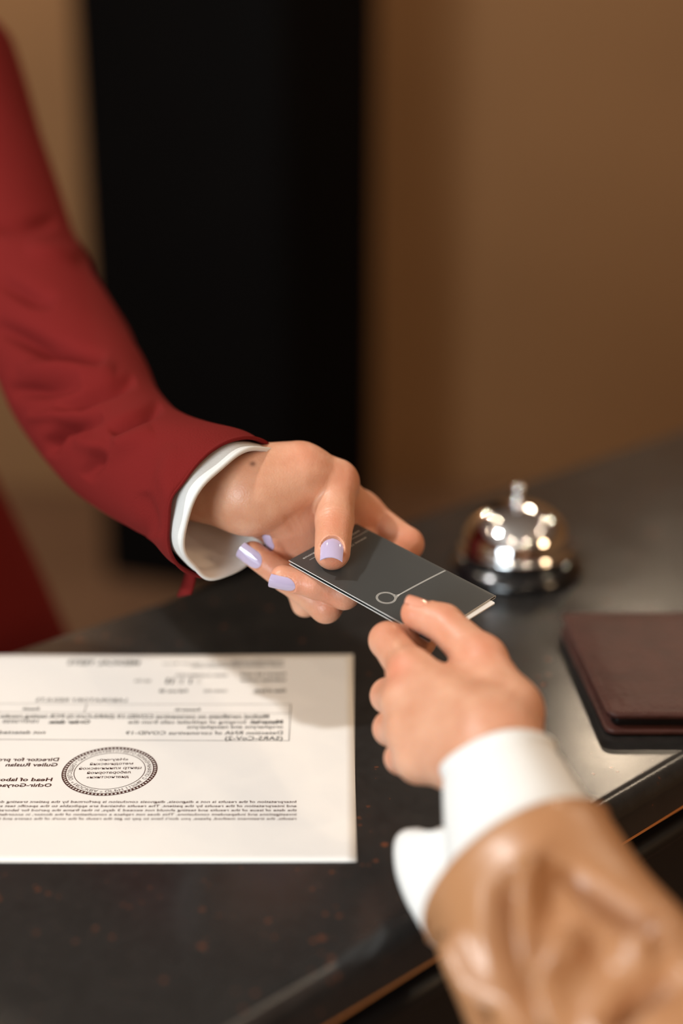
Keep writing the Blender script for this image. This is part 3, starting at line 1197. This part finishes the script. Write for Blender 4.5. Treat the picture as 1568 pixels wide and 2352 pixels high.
# trousers down to the floor
V, F = [], []
for s in (-1, 1):
    b0 = len(V)
    for i, (z, r) in enumerate(((0.0, 0.075), (0.25, 0.075), (0.5, 0.085), (0.75, 0.10), (0.95, 0.10))):
        for j in range(32):
            v = 2 * math.pi * j / 32
            c = ctr2 + fx * s * 0.095
            V.append((c.x + r * math.cos(v), c.y + r * math.sin(v), z))
    for i in range(4):
        for j in range(32):
            k = (j + 1) % 32
            F.append((b0 + i * 32 + j, b0 + i * 32 + k, b0 + (i + 1) * 32 + k, b0 + (i + 1) * 32 + j))
    F.append(tuple(b0 + j for j in range(32)))
    F.append(tuple(b0 + 128 + j for j in range(32)))
orient_out(mesh('trousers', V, F, M['trousers'], lady))

# ------------------------------------------------------------------ the guest (tan sleeve)
guest = empty('person', (0.33, 0.02, 0))
tag(guest, 'person in tan satin sleeve with white cuff pinching the near end of the card', 'person')
hr = Flesh()
W1 = A(1142, 1762, 0.583)
hr.mass(A(1235, 2010, 0.548), W1, 25, 20.0)
hr.mass(W1, A(1120, 1700, 0.592), 20.0, 18.5)
gI, gM, gR, gP = A(945, 1545, 0.630), A(930, 1612, 0.621), A(940, 1683, 0.612), A(962, 1748, 0.604)
gTC, gTM, gTI, gTT = A(1172, 1630, 0.603), A(1106, 1516, 0.630), A(1018, 1432, 0.648), A(958, 1409, 0.653)
hr.mass(A(1120, 1690, 0.592), gI, 17.0, 10.5)
hr.mass(A(1120, 1705, 0.592), gM, 17.0, 10.0)
hr.mass(A(1115, 1720, 0.590), gR, 16.5, 9.5)
hr.mass(A(1105, 1740, 0.588), gP, 15.5, 8.8)
hr.mass(A(1135, 1700, 0.592), gTC, 17.0, 12.0)
hr.mass(gTC, gTM, 12.0, 10.6)
hr.mass(A(1092, 1590, 0.622), A(1030, 1592, 0.630), 10.5, 9.5)
hr.mass(A(1060, 1600, 0.635), A(1010, 1680, 0.632), 13.0, 13.0)
hr.finger([gTM, gTI, gTT], [10.4, 8.9, 7.6], kroot=9)
hr.finger([gI, A(890, 1471, 0.655), A(962, 1474, 0.668), A(995, 1440, 0.677)], [9.6, 8.4, 7.4, 6.6], kroot=8)
hr.finger([gM, A(892, 1598, 0.648), A(965, 1580, 0.664), A(1010, 1590, 0.656)], [9.4, 8.0, 7.4, 6.6], kroot=8)
hr.finger([gR, A(897, 1673, 0.636), A(968, 1650, 0.654), A(1015, 1660, 0.646)], [9.0, 7.7, 7.0, 6.4], kroot=8)
hr.finger([gP, A(921, 1741, 0.622), A(980, 1718, 0.638), A(1020, 1725, 0.630)], [8.2, 7.0, 6.4, 5.8], kroot=8)
gd = arr(gTT) - arr(gTI)
n_g = Nail(A(955, 1408, 0.653), gd, VU * 0.93 + VW * 0.22 + 0.05 * VR, 5.2, 5.6, 7.2, 6.8, 45)
hr.beds = [n_g]
for ox, amp in ((-8, 0.2), (0, 0.3), (9, 0.22)):
    hr.crease(A(1018 + ox, 1412 + ox * 0.4, 0.645), gd, VU, amp, 0.5, 7.0)
allp = [p for m_ in hr.base for p in (m_[0], m_[1])] + [p for c in hr.chains for p in c[0]]
flushes = [(A(905, 1530, 0.62), 9, 0.6), (A(930, 1560, 0.62), 8, 0.4), (A(880, 1450, 0.645), 14, 0.3), (A(945, 1400, 0.65), 12, 0.45), (A(1010, 1415, 0.64), 12, 0.35), (A(1100, 1480, 0.62), 16, 0.3), (A(870, 1600, 0.64), 9, 0.35), (A(880, 1675, 0.63), 9, 0.35), (A(905, 1740, 0.615), 9, 0.3)]
flesh_mesh('body', hr, np.min(allp, 0) - 30, np.max(allp, 0) + 30, HVOX, guest, flushes)
n_g.build('fingernail', M['nail'], guest)['label'] = 'bare thumbnail'

gax = [A(1245, 2060, 0.546), A(1224, 2000, 0.553), A(1196, 1915, 0.563), A(1168, 1826, 0.573), A(1142, 1740, 0.583)]
grd = [(0.030, 0.033, 0), (0.029, 0.0325, 0), (0.0275, 0.0302, 0), (0.0245, 0.0265, 0), (0.0215, 0.0226, 0)]


def gcuff_d(u, v):
    return 0.0008 * math.sin(4 * v + 1.0) + 0.0012 * math.exp(-((u - 1) / 0.05) ** 2) - 0.0008 * math.exp(-((u - 0.93) / 0.03) ** 2)


V, F = tube_faces(cloth_tube(gax, grd, 30, 96, gcuff_d))
cf = orient_out(mesh('shirt_cuff', V, F, M['white'], guest))
cf['label'] = 'white shirt cuff'
solid(cf, 0.0018)
# the loose end of the cuff hanging open
outer = [A(x, y, d) for x, y, d in ((962, 1905, 0.600), (925, 1911, 0.600), (907, 1938, 0.599), (910, 2000, 0.592), (932, 2065, 0.584), (962, 2118, 0.576), (992, 2170, 0.568))]
inner = [A(x, y, d) for x, y, d in ((1010, 1904, 0.588), (1060, 1905, 0.580), (1085, 1940, 0.576), (1090, 2000, 0.572), (1095, 2060, 0.567), (1100, 2120, 0.561), (1110, 2180, 0.555))]
V, F = [], []
na, nbb = 24, 14
for i in range(na + 1):
    p, q = spline(outer, i / na), spline(inner, i / na)
    for j in range(nbb + 1):
        f = j / nbb
        V.append(p.lerp(q, f) + (-FWD) * 0.006 * math.sin(math.pi * f))
for i in range(na):
    for j in range(nbb):
        a = i * (nbb + 1) + j
        F.append((a, a + 1, a + nbb + 2, a + nbb + 1))
fl = mesh('cuff_flap', V, F, M['white'], guest)
fl['label'] = 'white open cuff end'
solid(fl, 0.0016, 0)

elbow = A(784 + 0.150 / 0.445 * FPX, 1176 + 0.285 / 0.445 * FPX, 0.445)
tax = [A(1188, 2012, 0.556), A(1215, 2052, 0.5495), A(1290, 2185, 0.530), A(1392, 2350, 0.506), A(1530, 2580, 0.48), elbow, Vector((0.235, 0.20, HC + 0.07)), Vector((0.31, 0.08, HC + 0.22)), Vector((0.33, 0.02, HC + 0.29))]
trd = [(0.0395, 0.0425, 0), (0.0405, 0.0428, 0), (0.042, 0.0440, 0), (0.0455, 0.0470, 0), (0.050, 0.050, 0), (0.056, 0.056, 0), (0.060, 0.060, 0), (0.066, 0.066, 0), (0.068, 0.068, 0)]


def tan_d(u, v):
    n = noise.noise(Vector((u * 5, math.cos(v) * 1.4, math.sin(v) * 1.4 + 5)))
    return 0.002 * n * min(1, u / 0.1)


rows = cloth_tube(tax, trd, 220, 160, tan_d)
crumple(rows, tax, [
    ([(1207, 1994), (1158, 2050), (1146, 2146), (1165, 2243), (1221, 2360)], 26, -9), ([(1232, 1960), (1226, 2072), (1232, 2270)], 26, 8),
    ([(1318, 2140), (1322, 2219), (1278, 2292), (1285, 2400)], 26, 8), ([(1290, 1990), (1380, 2060), (1475, 2118), (1530, 2130)], 24, -6),
    ([(1580, 2230), (1461, 2283), (1380, 2365)], 26, -8), ([(1040, 2135), (1074, 2229), (1120, 2320)], 20, 4.5), ([(1003, 2150), (1050, 2229), (1114, 2360)], 14, -8),
    ([(1400, 2180), (1500, 2190)], 28, 4), ([(1250, 2120), (1240, 2230), (1215, 2300)], 14, -3)], 2.2)
V, F = tube_faces(rows, 0, True)
slv = orient_out(mesh('sleeve', V, F, M['satin'], guest))
slv['label'] = 'tan satin sleeve'
solid(slv, 0.0016)

# ------------------------------------------------------------------ light
def area(name, loc, target, size, power, col, shape='DISK', sizey=None, spread=180):
    l = bpy.data.lights.new(name, 'AREA')
    l.shape = shape
    l.size = size
    if sizey:
        l.size_y = sizey
    l.energy = power
    l.color = col
    l.spread = math.radians(spread)
    o = bpy.data.objects.new(name, l)
    C.objects.link(o)
    o.location = loc
    o.rotation_euler = (Vector(target) - Vector(loc)).to_track_quat('-Z', 'Y').to_euler()
    return o


WARM = (1.0, 0.80, 0.58)
NEUT = (1.0, 0.93, 0.84)
WHITE = (1.0, 0.985, 0.97)
AMBER = (1.0, 0.66, 0.38)
COOL = (0.84, 0.94, 1.0)
area('ceiling_spot', (-1.12, 0.38, RZ - 0.06), (0.0, 0.65, HC), 0.11, 18.0, WHITE)
area('back_spot', (0.70, 2.75, RZ - 0.56), (0.1, 0.7, HC), 0.12, 0.33, WARM, spread=70)
area('window_light', (-1.9, -2.6, 1.75), (-0.1, 0.7, HC), 1.5, 92.0, COOL, 'RECTANGLE', 1.4)
area('side_light', (2.3, -0.5, 2.3), (0.0, 0.7, HC), 0.5, 11.0, AMBER)
for x, y, p in ((-1.6, 0.9, 2), (-0.7, 1.6, 2), (1.5, 0.6, 2), (1.5, 1.9, 3), (-0.5, -0.8, 2.5), (0.8, -1.0, 2.5), (2.4, -0.4, 2), (2.3, 2.9, 8), (-1.15, 3.55, 20), (0.9, 2.9, 4), (0.25, -2.6, 3), (-0.7, -2.2, 2), (1.0, -2.3, 2)):
    area('downlight', (x, y, RZ - 0.03), (x, y, 0), 0.05, p, WARM)
w = bpy.data.worlds.new('World')
bpy.context.scene.world = w
w.use_nodes = True
w.node_tree.nodes['Background'].inputs[0].default_value = (0.9, 0.85, 0.8, 1)
w.node_tree.nodes['Background'].inputs[1].default_value = 0.025

# ------------------------------------------------------------------ camera
cam = bpy.data.cameras.new('Camera')
co = bpy.data.objects.new('Camera', cam)
C.objects.link(co)
co.location = (0, 0, HC + CAM_H)
co.rotation_euler = (math.pi / 2 - PITCH, 0, 0)
cam.sensor_fit = 'VERTICAL'
cam.sensor_height = 36
cam.sensor_width = 24
cam.lens = 50
cam.clip_start = 0.02
cam.dof.use_dof = True
cam.dof.focus_distance = 0.692
cam.dof.aperture_fstop = 2.0
cam.dof.aperture_blades = 0
sc = bpy.context.scene
sc.camera = co
sc.view_settings.view_transform = 'Standard'
sc.view_settings.look = 'None'
sc.view_settings.gamma = 1.0
sc.view_settings.exposure = 0.40
sc.view_settings.use_curve_mapping = False
sc.cycles.sample_clamp_indirect = 6
sc.cycles.max_bounces = 8
